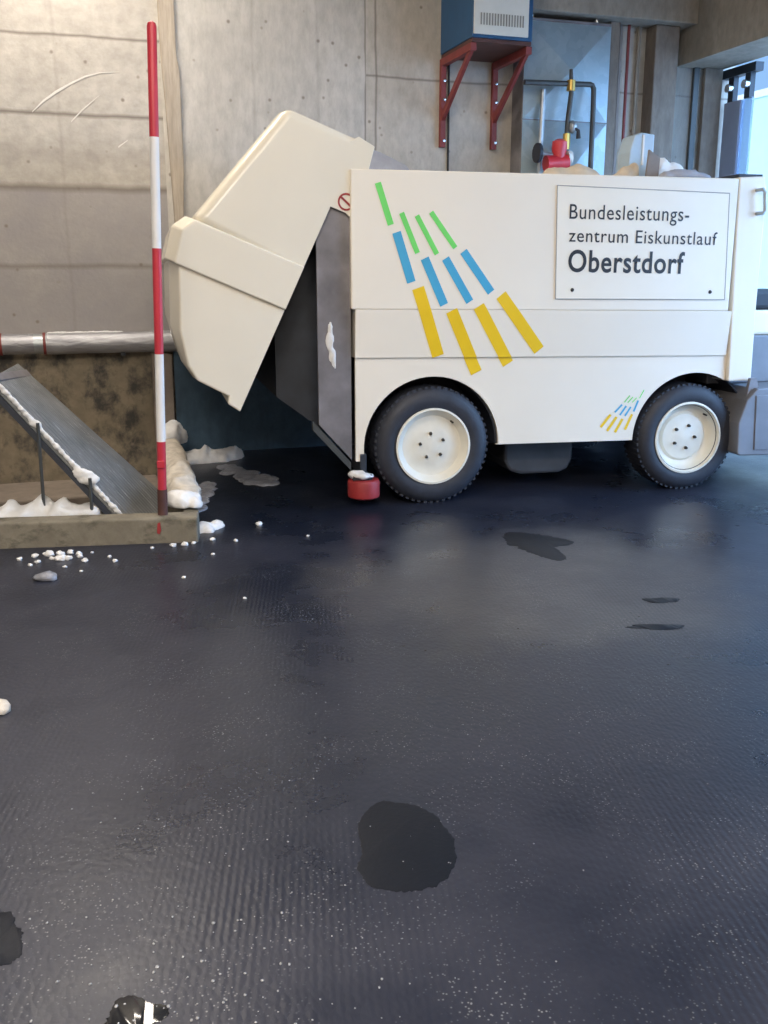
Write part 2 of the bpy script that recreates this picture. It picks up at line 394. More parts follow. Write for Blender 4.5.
under(obj('kerb_front', seg_prism(Vector((-3.6, 4.64, 0)), KB, .14, -.40, .138), 'conc_kerb', k, bevel=.012, seg=3), k)
under(obj('kerb_return', seg_prism(KB + Vector((-.02, .155, 0)), KC + Vector((.0, -.06, 0)), .085, -.40, .14), 'conc_kerb', k2, bevel=.012, seg=3), k2)
bm = bmesh.new(); prism(bm, [(-1.212, .06), (-1.20, .052), (-1.19, .07), (-1.193, .118), (-1.206, .112)], 0, .004)
for v_ in bm.verts: v_.co.y += 4.9515 + (v_.co.x + 1.2) * .133 - .003
under(obj('red_paint_spot', bm, 'red_rubber', k), k)['label'] = 'red paint spot on the kerb front'

# ------------------------------------------------------------------ marker pole
p = empty('marker_pole', (-1.198, 5.045, .138), label='tall red and white striped marker pole standing on the kerb', cat='pole')
lean = lambda z: (.075 * max(0, z - .2) / 2.4 * -0 + .033 * z, 0, z)
zz = [0, .14, .40, .86, 1.39, 1.92, 2.42]
for i in range(6):
    r_ = .0235
    if i == 0: nm, mt, r_ = 'base_sleeve', 'sleeve', .027
    else: nm, mt = ('red_section', 'pole_red') if i % 2 == 1 else ('white_section', 'pole_white')
    pts = [lean(zz[i]), lean(zz[i + 1])]; rr = [r_, r_]
    if i == 5: pts += [lean(2.436), lean(2.444)]; rr += [.019, .006]
    obj(nm, tube(bmesh.new(), pts, rr, 16), mt, p, smooth=True)
q = obj('reflector_clip', boxbm((-.01, -.032, .26), (.032, -.018, .30)), 'pole_red', p, bevel=.004)

# ------------------------------------------------------------------ propped metal sheet over the pit, its rods, snow
c = [Vector((-2.11, 5.17, .86)), Vector((-1.345, 5.20, -.06)), Vector((-1.365, 5.93, .02)), Vector((-2.25, 5.95, .87))]
ex = (c[1] - c[0]).normalized(); ny = (c[3] - c[0]); nz = ex.cross(ny).normalized(); ny = nz.cross(ex)
mw = Matrix((ex, ny, nz)).transposed().to_4x4(); mw.translation = c[0]
inv = mw.inverted(); loc = [inv @ q for q in c]
bm = bmesh.new()
A = [bm.verts.new(q) for q in loc]; B = [bm.verts.new(q - Vector((0, 0, .025))) for q in loc]
bm.faces.new(A); bm.faces.new(B[::-1])
for i in range(4): bm.faces.new((A[i], A[(i + 1) % 4], B[(i + 1) % 4], B[i]))
e = empty('pit_cover', label='sloping ribbed grey metal pit cover with a snowy front edge', cat='cover'); e.matrix_world = mw
obj('sheet', bm, 'sheet', e, bevel=.004)
bm = bmesh.new(); L = (loc[1] - loc[0]).length
box(bm, (0, -.012, -.055), (L, .012, -.025)); obj('edge_angle', bm, 'dark', e)
bm = bmesh.new(); box(bm, (-.02, 0, -.02), (.03, loc[3].y, .012)); obj('top_lip', bm, 'grey_steel', e, bevel=.004)
# line of snow on the front edge
bl = []
for i in range(92):
    a = i / 91; q = mw @ Vector((L * (.0 + .90 * a), .002 + .004 * math.sin(i * 1.9), .006))
    w = .009 + .004 * noise.noise(Vector((i * .4, 0, 0))); 
    if 58 <= i <= 62: w += .020
    if 27 <= i <= 28: w += .007
    bl.append((q, (w * 2.2, w, w)))
tag(lumps('snow_line', bl, 'snow', .006, rug=0), 'thin white line of snow along the front edge of the sloping sheet', 'snow')
for x, z0, z1, r_, lab in ((-1.885, -.40, .62, .011, 'thin steel prop rod under the upper end of the sloping sheet'), (-1.625, -.40, .315, .011, 'short steel prop rod under the lower half of the sloping sheet')):
    q = tag(obj('prop_rod', tubebm([(x - .0, 5.155, z0), (x + .012, 5.155, z1)], r_ * .85, 10), 'pipe_dark', smooth=True), lab, 'rod')
# snow bank inside the kerb
bl = []
for i in range(40):
    a = i / 39; x = -2.6 + .98 * a; h = .07 + .05 * noise.noise(Vector((a * 6, 2, 0))) + (.02 if a > .35 else 0)
    if .72 < a < .78: h -= .03
    bl.append(((x, 5.30 + .05 * noise.noise(Vector((a * 9, 0, 5))) + (x + 1) * .13, .11), (.05, .10, h * (.45 + .9 * abs(noise.noise(Vector((i * .55, 8, 1)))))))) 
for i in range(26):
    a = i / 25; x = -2.6 + .93 * a; bl.append(((x, 5.27 + (x + 1) * .13, -.15), (.09, .13, .27)))
tag(lumps('snow_bank', bl, 'snow', .018), 'ridge of white snow heaped behind the front kerb below the sloping sheet', 'snow')
# snow on the return kerb
def onret(a, off=0, z=0):
    q = KB.lerp(KC, a); d = (KC - KB).normalized(); n_ = Vector((d.y, -d.x, 0)); return (q.x + n_.x * off, q.y + n_.y * off, z)
bl = [(onret(.085, -.06, .175), (.075, .08, .06)), (onret(.10, -.02, .17), (.07, .08, .06)), (onret(.095, -.10, .18), (.06, .08, .055)), (onret(.07, -.0, .165), (.05, .05, .035))]
tag(lumps('snow_lump', bl, 'snow', .012, zmin=.14), 'white lump of snow on the kerb corner beside the marker pole foot', 'snow')
bl = []
for i in range(24):
    a = .15 + .60 * i / 23; bl.append((onret(a, -.035 + .03 * noise.noise(Vector((i, 0, 0))), .165), (.09, .16, .07 + .04 * noise.noise(Vector((0, i * .7, 0))))))
tag(lumps('snow_heap', bl, 'old_snow', .018, zmin=.14), 'long dirty grey snow heap lying along the side kerb behind the marker pole', 'snow')
bl = [(onret(.83, -.02, .22), (.09, .14, .10)), (onret(.89, .0, .22), (.09, .12, .10)), (onret(.86, .05, .20), (.07, .1, .08))]
tag(lumps('snow_lump', bl, 'snow', .018, zmin=.14), 'white snow lump at the far end of the side kerb against the wall', 'snow')
bl = []
for i in range(16):
    x = -1.53 + .36 * i / 15; bl.append(((x, 7.25 + .10 * noise.noise(Vector((i * .8, 1, 0))) + .2 * i / 15, .0), (.06, .14, .085 + .06 * noise.noise(Vector((i * .9, 4, 0))))))
tag(lumps('snow_drift', bl, 'snow', .018), 'low white snow drift on the floor at the foot of the dark wall', 'snow')
bl = []
for i in range(26):
    a = i / 25; x = -1.20 + .42 * a + .10 * noise.noise(Vector((i * .7, 0, 3))); y = 7.05 - .6 * a + .35 * noise.noise(Vector((i * .9, 7, 3))); bl.append(((x, y, 0), (.06, .10, .016)))
for i in range(20):
    bl.append(((-1.22 + .004 * i + .12 * noise.noise(Vector((i * .6, 9, 9))), 6.45 - .04 * i, 0), (.045, .09, .014)))
tag(lumps('slush_patch', bl, 'slush', .010), 'grey melting slush patch on the wet floor right of the snow heap', 'slush')
bl = [((-1.03, 5.24, .0), (.07, .09, .05)), ((-.97, 5.30, .0), (.06, .07, .04)), ((-.985, 5.2, 0), (.04, .04, .03))]
tag(lumps('snow_lump', bl, 'snow', .012), 'small white snow lump on the floor just right of the kerb corner', 'snow')
crumbs = [(-1.838, 4.648, .018), (-1.711, 4.719, .03), (-1.66, 4.73, .026), (-1.636, 4.648, .03), (-1.732, 4.60, .016), (-1.512, 4.774, .010), (-1.62, 4.76, .022), (-1.57, 4.74, .02),
          (-1.60, 4.66, .024), (-1.55, 4.70, .018), (-1.50, 4.62, .02), (-1.78, 4.70, .02), (-1.74, 4.74, .018), (-1.68, 4.66, .016), (-1.40, 4.70, .012), (-1.35, 4.62, .016), (-1.22, 4.86, .012), (-1.57, 4.52, .014), (-1.47, 4.45, .01),
          (-1.02, 4.95, .016), (-.93, 5.02, .018), (-.80, 5.0, .014), (-.72, 5.35, .022), (-.88, 4.74, .012), (-1.12, 4.90, .02), (-1.06, 4.92, .022), (-1.75, 4.55, .014), (-.42, 5.1, .01), (-.95, 4.35, .012), (-.62, 4.05, .01)]
for i, (x, y, r_) in enumerate(crumbs):
    bm = bmesh.new(); blob(bm, (0, 0, r_ * .32), (r_ * .85, r_ * .85, r_ * .55), 2, .7, i)
    q = obj('snow_crumb', bm, 'snow', smooth='all'); q.location = (x, y, 0)
    tag(q, 'small white snow crumb scattered on the wet floor in front of the kerb', 'snow', 'snow crumbs on the floor by the kerb')
for (x, y, r_, lab) in ((-1.60, 4.33, .045, 'grey snow clod lying on the floor in front of the kerb crumbs'), (-1.30, 2.92, .05, 'flat pale ice chip at the left edge of the floor')):
    bm = bmesh.new(); blob(bm, (0, 0, r_ * .3), (r_ * 1.3, r_, r_ * .5), 2, .5, int(r_ * 1000)); q = obj('ice_clod', bm, 'slush' if r_ < .048 else 'old_snow', smooth='all'); q.location = (x, y, 0); tag(q, lab, 'snow')

# ------------------------------------------------------------------ wet marks on the floor
def puddle(name, c, rx, ry, label, seed=0, mat='patch', n=140, rough=.22):
    bm = bmesh.new(); top = []; 
    for k_ in range(n):
        a = 2 * PI * k_ / n; f = 1 + rough * noise.noise(Vector((math.cos(a) * 1.1 + seed, math.sin(a) * 1.1, seed * 2.3))) + .16 * rough * noise.noise(Vector((math.cos(a) * 5 + seed, math.sin(a) * 5, 9))) + .10 * rough * noise.noise(Vector((math.cos(a) * 17 + seed, math.sin(a) * 17, 4)))
        top.append((rx * f * math.cos(a), ry * f * math.sin(a)))
    A = [bm.verts.new((x * .97, y * .97, .0008)) for x, y in top]; B = [bm.verts.new((x, y, 0)) for x, y in top]
    bm.faces.new(A)
    for i in range(n): bm.faces.new((B[i], B[(i + 1) % n], A[(i + 1) % n], A[i]))
    bm.faces.new(B[::-1])
    q = obj(name, bm, mat, smooth=True); q.location = (c[0], c[1], .0005); return tag(q, label, 'puddle')
puddle('puddle', (.065, 2.13), .135, .205, 'round dark puddle on the floor in the foreground centre', 3.3, rough=.35)
puddle('puddle', (.82, 4.95), .16, .22, 'dark wet patch on the floor below the middle of the white machine', 5.2, rough=.8)
puddle('puddle', (1.225, 4.03), .07, .035, 'short dark wet streak right, nearer the machine', 1.2, rough=.5)
puddle('puddle', (1.11, 3.70), .12, .03, 'long thin dark wet streak right, farther from the machine', 2.2, rough=.5)
puddle('puddle', (-.86, 1.80), .09, .09, 'dark brown wet patch at the left edge of the foreground', 6.7, rough=.6)
puddle('puddle', (-.475, 1.575), .055, .05, 'small bright shining puddle mirroring a lamp in the near left foreground', 8.1, mat='clear', rough=.7)
# beads of water: uncountable
bm = bmesh.new()
def bead(x, y, r_):
    g = bmesh.ops.create_icosphere(bm, subdivisions=1, radius=1); e_ = random.uniform(.8, 1.6)
    for v_ in g['verts']: v_.co = Vector((v_.co.x * r_ + x, v_.co.y * r_ * e_ + y, v_.co.z * r_ * .55 + .001))
for _ in range(260):
    y = 1.42 + abs(random.gauss(0, .5)); x = -.42 + random.gauss(0, .26) - .10 * (y - 1.4)
    bead(x, y, random.choice((.0012, .0016, .002, .0025, .0034)))
for _ in range(26): bead(-.40 + random.gauss(0, .12), 1.45 + abs(random.gauss(.1, .22)), random.uniform(.003, .0052))
for _ in range(90): bead(random.gauss(-.75, .35), random.uniform(2.2, 3.8), random.uniform(.0015, .003))
for _ in range(45): bead(random.gauss(.42, .13), random.gauss(2.75, .16), random.uniform(.0015, .003))
for _ in range(90): bead(random.uniform(-.5, 1.2), random.uniform(1.4, 3.2), random.uniform(.0012, .0028))
q = obj('water_beads', bm, 'drop', smooth='all'); tag(q, 'scattered glistening beads of water over the dark floor', 'water', kind='stuff')

# ------------------------------------------------------------------ pipe along the wall
p = empty('wall_pipe', label='grey foil clad pipe running along the wall above the pit', cat='pipe'); wframe(p, 0, -.085, .90)
def pipe_piece(x0, x1, r0, jag=0):
    n_ = 26; pts = []; rr = []
    for i in range(n_):
        a = i / (n_ - 1); pts.append((x0 + (x1 - x0) * a, 0, .004 * noise.noise(Vector((a * 9, x0, 0))))); rr.append(r0 * (1 + jag * noise.noise(Vector((a * 14, 3, x0)))))
    return tube(bmesh.new(), pts, rr, 18)
obj('pipe_sleeve', pipe_piece(SL, -2.02, .074, .02), 'foil', p, smooth=True)
obj('pipe_sleeve', pipe_piece(-1.93, -.2, .079, .06), 'foil', p, smooth=True)
obj('pipe_coupling', pipe_piece(-2.26, -1.93, .073, .0), 'pipe_grey', p, smooth=True)
for x in (-2.26, -1.955):
    obj('clamp_band', tubebm([(x, 0, 0), (x + .02, 0, 0)], .082, 20), 'oxide', p, smooth=True)
for x in (-3.4, -1.4, -.4):
    bm = boxbm((x, -.02, -.10), (x + .03, .085, -.07)); obj('pipe_bracket', bm, 'dark', p)
bl = [(wl(-1.9 + .5 * i / 18, -.085, .977), (.03, .02, .010)) for i in range(19)]
tag(lumps('snow_frost', bl, 'snow', .007), 'thin rim of frost along the top of the wall pipe', 'frost')

# ------------------------------------------------------------------ heater on two brackets
h = empty('wall_heater', label='blue box heater with pale vented front mounted high on the wall', cat='heater'); wframe(h, 1.45, 0, 3.092)
bm = bmesh.new(); box(bm, (-.245, -.65, 0), (.245, -.01, .85)); obj('casing', bm, 'heater_blue', h, bevel=.008)
bm = bmesh.new(); box(bm, (-.235, -.664, .022), (.205, -.648, .83)); obj('front_panel', bm, 'heater_white', h, bevel=.005)
bm = boxbm((-.24, -.645, -.03), (.24, -.02, -.002)); obj('base_tray', bm, 'sleeve', h, bevel=.003)
bm = bmesh.new()
for i in range(16): box(bm, (-.185 + i * .0225, -.667, .085), (-.175 + i * .0225, -.663, .165))
obj('vent_slots', bm, 'slot', h)
def bracket(s, lab):
    b_ = empty('wall_bracket', label=lab, cat='bracket', group=None); wframe(b_, s, 0, 2.40)
    obj('wall_bar', boxbm((-.022, -.045, 0), (.022, -.002, .66)), 'oxide', b_, bevel=.003)
    obj('arm', boxbm((-.024, -.64, .605), (.024, -.045, .66)), 'oxide', b_, bevel=.003)
    bm = bmesh.new(); prism(bm, [(-.62, .61), (-.55, .61), (-.045, .27), (-.045, .20)], -.014, .014, lambda x, y, z: (y, x, z)); obj('brace', bm, 'oxide', b_, bevel=.002)
    for z in (.05, .36, .50): obj('bolt', lathe([(0, -.058), (.012, -.056), (.013, -.042), (0, -.042)], 8, c=(.004, 0, z)), 'bolt', b_)
bracket(1.225, 'red steel wall bracket under the left side of the blue heater')
bracket(1.675, 'red steel wall bracket under the right side of the blue heater')
bm = tubebm([(1.28, -.013, 3.05), (1.282, -.013, 2.6), (1.285, -.013, 1.6), (1.285, -.013, .95)], .009, 8)
q = tag(obj('heater_cable', bm, 'cable', smooth=True), 'thin black cable running down the wall from the blue heater', 'cable'); wframe(q)

# ------------------------------------------------------------------ sheet metal duct with creased faces
d = empty('air_duct', label='pale blue sheet metal air duct with cross creased panels behind the machine', cat='duct'); wframe(d, 2.235, 0, .0)
def creased(bm, x0, x1, z0, z1, y, depth):
    vs = [bm.verts.new(q) for q in ((x0, y, z0), (x1, y, z0), (x1, y, z1), (x0, y, z1))]; cc = bm.verts.new(((x0 + x1) / 2, y - depth, (z0 + z1) / 2))
    for i in range(4): bm.faces.new((vs[i], vs[(i + 1) % 4], cc))
obj('duct_casing', boxbm((-.39, -.198, .0), (.39, -.002, 3.38)), 'grey_steel', d, bevel=.004)
for z0, z1 in ((.25, .95), (.95, 1.78), (1.78, 2.62), (2.62, 3.36)):
    bm = bmesh.new(); creased(bm, -.385, .385, z0 + .004, z1 - .004, -.201, .085); bmesh.ops.solidify(bm, geom=bm.faces[:], thickness=.002); obj('creased_panel', bm, 'duct', d)
for x in (-.30, .28):
    obj('hanger_bolt', lathe([(0, 3.36), (.016, 3.36), (.016, 3.43), (0, 3.43)], 8, axis='z', c=(x, -.14, 0)), 'bolt', d)

# stand pipe in front of the duct
w = empty('water_standpipe', label='dark water pipework with brass fittings and a red valve before the duct', cat='pipe'); wframe(w, 2.2, -.36, .0)
obj('cross_pipe', tubebm([(-.42, 0, 2.865), (.16, 0, 2.88), (.18, 0, 2.875), (.195, 0, 2.85), (.2, 0, 2.7), (.205, 0, 0)], .021, 12), 'pipe_dark', w, smooth=True)
obj('rear_pipe', tubebm([(-.20, .10, 2.84), (-.21, .10, 2.4), (-.22, .10, 0)], .022, 10), 'pipe_grey', w, smooth=True)
obj('riser', tubebm([(-.02, -.01, 2.98), (-.01, -.01, 2.8), (-.03, -.01, 2.6), (-.035, -.01, 2.35), (-.04, -.01, 0)], [.014, .02, .02, .024, .024], 12), 'pipe_dark', w, smooth=True)
obj('brass_tee', tubebm([(-.015, -.01, 2.90), (-.015, -.01, 2.82)], .034, 12), 'brass', w, smooth=True)
obj('brass_union', tubebm([(-.035, -.01, 2.50), (-.037, -.01, 2.38)], .03, 10), 'brass', w, smooth=True)
bm = bmesh.new(); blob(bm, (.005, -.03, 2.55), (.035, .035, .05), 2, .1, 2); q = obj('stop_valve', bm, 'pipe_grey', w, smooth='all')
obj('valve_lever', tubebm([(.01, -.05, 2.54), (.04, -.06, 2.52), (.045, -.06, 2.46)], [.012, .014, .02], 8), 'dark', q, smooth=True)
bm = bmesh.new(); tube(bm, [(-.24, -.06, 2.26), (-.05, -.06, 2.275)], .062, 16); tube(bm, [(-.13, -.06, 2.25), (-.125, -.06, 2.31), (-.123, -.06, 2.38), (-.12, -.06, 2.43), (-.12, -.06, 2.45)], [.055, .05, .062, .058, .025], 14)
q = obj('red_valve', bm, 'red_paint', w, smooth=True)
obj('valve_flange', tubebm([(-.055, -.06, 2.31), (-.02, -.06, 2.31)], .055, 14), 'heater_white', q, smooth=True)
obj('hand_wheel', tubebm([(-.32, -.05, 2.34), (-.295, -.05, 2.34)], .075, 18), 'dark', q, smooth=True)
obj('valve_stem', tubebm([(-.31, -.05, 2.34), (-.13, -.055, 2.33)], .014, 8), 'pipe_grey', q, smooth=True)

# thin vertical services in the corner
for s_, r_, m_, dd, nm, lab in ((2.87, .013, 'oxide', -.06, 'red_pipe', 'thin red vertical pipe in the dark corner right of the duct'), (2.985, .016, 'conc_lintel', -.03, 'conduit', 'thin tan vertical conduit beside the corner column'), (2.805, .022, 'taupe', -.03, 'drain_pipe', 'dark vertical pipe in the recess just right of the duct')):
    q = tag(obj(nm, tubebm([(s_, dd, .0), (s_, dd, 3.42)], r_, 10), m_, smooth=True), lab, 'pipe'); wframe(q)

# ------------------------------------------------------------------ the ice resurfacer (local: x along its side, y into it, z up)
VP = Vector((.289, 5.866, 0)); VA = R(13.5)
V = empty('ice_resurfacer', VP, VA, label='cream white ice resurfacing machine with its snow tank tipped up', cat='ice resurfacer')
W_ = 1.85
SH = .0125                                       # belt line runs down a little towards the rear
def surf(x, z):
    z += SH * (x + .49); return 0. if z >= 1.2 else (.022 * (1.2 - z) / .285 if z >= .915 else .036)
obj('body_shell', prismbm([(-.495, 1.2), (1.99, 1.2 - SH * 2.48), (1.99, 1.983), (-.495, 1.983)], 0, W_), 'body_white', V, bevel=.010, seg=3)
bm = bmesh.new(); prism(bm, [(0, 1.2), (W_, 1.2), (W_ - .022, .915), (.022, .915)], -.47, 2.015, lambda x, y, z: (y, x, z - SH * (y + .49))); obj('belt_panel', bm, 'body_white', V, bevel=.003)
def arch(cx, cz, r_, a0, a1, n=28): return [(cx + r_ * math.cos(R(a0 + (a1 - a0) * i / n)), cz + r_ * math.sin(R(a0 + (a1 - a0) * i / n))) for i in range(n + 1)]
sk = [(-.466, .285), (-.466, .93), (2.03, .90), (2.03, .735)]
a_f0 = math.degrees(math.acos(.185 / .43)) + 0
sk += [q for q in arch(1.815, .345, .43, 60.5, 180)] + [(.44, .355)] + arch(.02, .358, .435, 0, 190)
for y0, y1 in ((.036, .062), (W_ - .062, W_ - .036)): obj('skirt_panel', prismbm(sk, y0, y1), 'body_white', V, bevel=.003)
bm = bmesh.new(); box(bm, (-.44, .40, .30), (1.95, W_ - .40, .92)); box(bm, (.46, .07, .40), (1.33, W_ - .07, .92)); obj('chassis', bm, 'dark', V)
for cx in (.005, 1.80):
    for y0, y1 in ((.062, .42), (W_ - .42, W_ - .062)):
        pr = arch(cx, .36, .437, 0, 180, 20) + arch(cx, .36, .447, 180, 0, 20); obj('wheel_well', prismbm(pr, y0, y1), 'dark', V)
bm = prismbm([(.60, .36), (.60, .19), (.64, .12), (.72, .095), (1.0, .095), (1.06, .12), (1.09, .19), (1.09, .36)], .30, 1.4)
obj('underbody_tank', bm, 'under_grey', V, bevel=.02)
# wheels
tp = [(.225, .015), (.24, .004), (.285, -.006), (.325, 0), (.352, .018), (.366, .045), (.370, .075), (.370, .185), (.364, .21), (.345, .235), (.28, .25), (.225, .24)]
def wheel(cx, y, flip, dish):
    k_ = -1 if flip else 1; HZ = .352 if dish else .366; q_ = HZ / .37
    wr = obj('wheel', lathe([(r_ * q_, a * k_) for r_, a in tp], 64, c=(cx, y, HZ)), 'tyre', V, smooth=True, angle=50)
    bm = bmesh.new()
    for i in range(56):
        a = 2 * PI * i / 56
        for r0, r1, w0, w1 in ((.343, .3725, .008, .06), (.343, .3725, .25 - .06, .25 - .016)):
            pass
        m4 = Matrix.Translation((cx, y, HZ)) @ Matrix.Diagonal((q_, 1, q_, 1)) @ Matrix.Rotation(a, 4, 'Y')
        b2 = bmesh.new(); box(b2, (-.010, min(.030 * k_, .22 * k_), .352), (.010, max(.030 * k_, .22 * k_), .3712))
        bmesh.ops.transform(b2, matrix=m4, verts=b2.verts); me_ = bpy.data.meshes.new('t'); b2.to_mesh(me_); b2.free(); bm.from_mesh(me_); bpy.data.meshes.remove(me_)
    obj('tread', bm, 'tyre', wr)
    if dish: rp = [(.238, .012), (.238, -.006), (.226, -.008), (.218, .012), (.208, .05), (.185, .075), (.165, .078), (.150, .060), (.10, .052), (.06, .050), (.035, .045), (0, .045)]
    else: rp = [(.238, .012), (.238, -.006), (.226, -.008), (.216, .010), (.200, .022), (.188, .040), (.165, .044), (.12, .036), (.09, .028), (.05, .030), (.035, .026), (0, .026)]
    rm = obj('rim', lathe([(r_, a * k_) for r_, a in rp], 56, c=(cx, y, HZ)), 'rim', wr, smooth=True, angle=40)
    for j in range(5):
        a = R(90 + 72 * j + (8 if not dish else 50)); yy = (.032 if not dish else .052)
        obj('lug_nut', lathe([(0, (yy - .022) * k_), (.008, (yy - .02) * k_), (.012, yy * k_), (.012, (yy + .006) * k_)], 6, c=(cx + .078 * math.cos(a), y, HZ + .078 * math.sin(a))), 'nut', wr)
    obj('valve', tubebm([(cx + .12, y + .030 * k_, HZ + .15), (cx + .123, y - .004 * k_, HZ + .145)], .006, 8), 'nut', wr)
for cx, dish in ((.017, False), (1.768, True)):
    wheel(cx, .0, False, dish); wheel(cx, W_, True, dish)
# sign with lettering
sg = [(.768, 1.917), (1.926, 1.893), (1.952, 1.243), (.786, 1.254)]
bm = bmesh.new(); prism(bm, sg, -.006, .001); sign = obj('sign_panel', bm, 'sign_white', V)
bm = bmesh.new(); n_ = 4
for i in range(4):
    a, b_ = Vector((sg[i][0], 0, sg[i][1])), Vector((sg[(i + 1) % 4][0], 0, sg[(i + 1) % 4][1])); tube(bm, [a + Vector((0, -.005, 0)), b_ + Vector((0, -.005, 0))], .0032, 6)
obj('sign_border', bm, 'seam', sign)
for x, z in ((.894, 1.307), (1.843, 1.291)): obj('sign_screw', lathe([(0, -.013), (.010, -.011), (.013, -.004), (0, -.004)], 10, c=(x, 0, z)), 'nut', sign)
def text(body, x0, x1, z0, z1, cap, bold, cond=None):
    cu = bpy.data.curves.new('t', 'FONT'); cu.body = body; cu.size = 1; cu.offset = bold; cu.extrude = .0; cu.resolution_u = 6; cu.space_character = 1.08
    to = bpy.data.objects.new('t', cu); COL.objects.link(to); dg = bpy.context.evaluated_depsgraph_get(); dg.update()
    me = bpy.data.meshes.new_from_object(to.evaluated_get(dg)); bpy.data.objects.remove(to)
    # cap height measured on its own
    cu2 = bpy.data.curves.new('t', 'FONT'); cu2.body = 'E'; cu2.size = 1; t2 = bpy.data.objects.new('t', cu2); COL.objects.link(t2); dg.update()
    m2 = bpy.data.meshes.new_from_object(t2.evaluated_get(bpy.context.evaluated_depsgraph_get())); caph = max(v_.co.y for v_ in m2.vertices); bpy.data.objects.remove(t2)
    xs = [v_.co.x for v_ in me.vertices]; a, b_ = min(xs), max(xs); out = []
    for v_ in me.vertices:
        f = (v_.co.x - a) / (b_ - a); v_.co = Vector((x0 + (x1 - x0) * f, -.0085, z0 + (z1 - z0) * f + v_.co.y * cap / caph))
    bm = bmesh.new(); bm.from_mesh(me); bpy.data.meshes.remove(me)
    return obj('lettering', bm, 'letter', sign)
text('Bundesleistungs-', .853, 1.655, 1.727, 1.722, .084, .003)
text('zentrum Eiskunstlauf', .855, 1.862, 1.594, 1.580, .076, .003)
text('Oberstdorf', .858, 1.645, 1.418, 1.407, .125, .018)
# painted emblem: a spray of bars, laid on the panels
def emblem(name, bars, lab):
    bm = bmesh.new()
    for i, (x0, z0, x1, z1, w) in enumerate(bars):
        a, b_ = Vector((x0, 0, z0)), Vector((x1, 0, z1)); d_ = (b_ - a).normalized(); n_ = Vector((-d_.z, 0, d_.x)) * (w * abs(d_.z) / 2)
        bb = bmesh.new(); bb.faces.new([bb.verts.new(q) for q in (a + n_, b_ + n_, b_ - n_, a - n_)])
        for zc in (1.2, .9149, .9151):
            bmesh.ops.bisect_plane(bb, geom=bb.verts[:] + bb.edges[:] + bb.faces[:], plane_co=(-.49, 0, zc), plane_no=(SH, 0, 1))
        for v_ in bb.verts: v_.co.y = surf(v_.co.x, v_.co.z) - .0025
        for f in bb.faces: f.material_index = i // 4
        me_ = bpy.data.meshes.new('t'); bb.to_mesh(me_); bb.free(); bm.from_mesh(me_); bpy.data.meshes.remove(me_)
    o = obj(name, bm, ['green', 'blue', 'yellow'], V); o['label'] = lab
emblem('emblem', [(-.334, 1.91, -.257, 1.679, .039), (-.193, 1.747, -.095, 1.522, .034), (-.101, 1.733, .024, 1.516, .035), (-.015, 1.753, .137, 1.553, .038), (-.223, 1.638, -.131, 1.355, .056), (-.051, 1.492, .073, 1.223, .058), (.077, 1.492, .234, 1.24, .058), (.188, 1.533, .368, 1.296, .062), (-.09, 1.322, .046, .918, .079), (.121, 1.188, .298, .811, .082), (.292, 1.213, .504, .861, .086), (.432, 1.278, .7, .942, .094)], 'large emblem of green, blue and yellow bars')
emblem('emblem', [(1.446, .673, 1.417, .619, .008), (1.348, .639, 1.312, .596, .010), (1.371, .629, 1.335, .592, .010), (1.397, .623, 1.367, .594, .009), (1.297, .582, 1.248, .533, .017), (1.326, .572, 1.285, .514, .016), (1.359, .565, 1.321, .507, .015), (1.409, .605, 1.381, .534, .014), (1.22, .519, 1.154, .439, .022), (1.263, .503, 1.201, .413, .021), (1.306, .489, 1.257, .402, .020), (1.372, .517, 1.327, .417, .019)], 'small emblem of green, blue and yellow bars')
# rear corner post with grab handle, deck, seat, conditioner
bm = bmesh.new(); prism(bm, [(1.998, 1.992), (2.17, 2.0), (2.195, 1.9), (2.195, 1.2), (2.205, .717), (2.035, .717), (2.005, 1.6)], .004, .36); cp = obj('rear_post', bm, 'body_white', V, bevel=.008)
bm = bmesh.new(); box(bm, (2.0, .02, 1.993), (2.165, .35, 2.012)); obj('post_cap', bm, 'dark', cp)
obj('grab_handle', tubebm([(2.12, .01, 1.915), (2.128, -.055, 1.915), (2.14, -.06, 1.90), (2.15, -.06, 1.79), (2.145, -.055, 1.775), (2.135, .01, 1.775)], .012, 10), 'pipe_grey', cp, smooth=True)
obj('rear_deck', boxbm((2.0, .2, .68), (2.75, W_ - .1, 1.0)), 'cond_steel', V, bevel=.01)
obj('rear_fender', boxbm((2.2, .22, 1.0), (2.7, W_ - .15, 1.165)), 'body_white', V, bevel=.02)
sx_ = empty('tmp'); bpy.data.objects.remove(sx_)
st = obj('seat', boxbm((2.34, .28, 1.165), (2.75, .75, 1.30)), 'dark', V, bevel=.03)
cd = obj('conditioner', prismbm([(2.08, .25), (2.07, .45), (2.12, .60), (2.19, .675), (2.8, .69), (2.8, .22), (2.10, .235)], -.10, W_ + .1), 'cond_steel', V, bevel=.008)
obj('shoe_plate', prismbm([(2.20, .27), (2.18, .63), (2.78, .65), (2.78, .25)], -.108, -.09), 'cond_steel', cd, bevel=.004)
obj('lift_lug', prismbm([(2.14, .62), (2.16, .74), (2.20, .74), (2.23, .665)], -.06, -.03), 'grey_steel', cd)
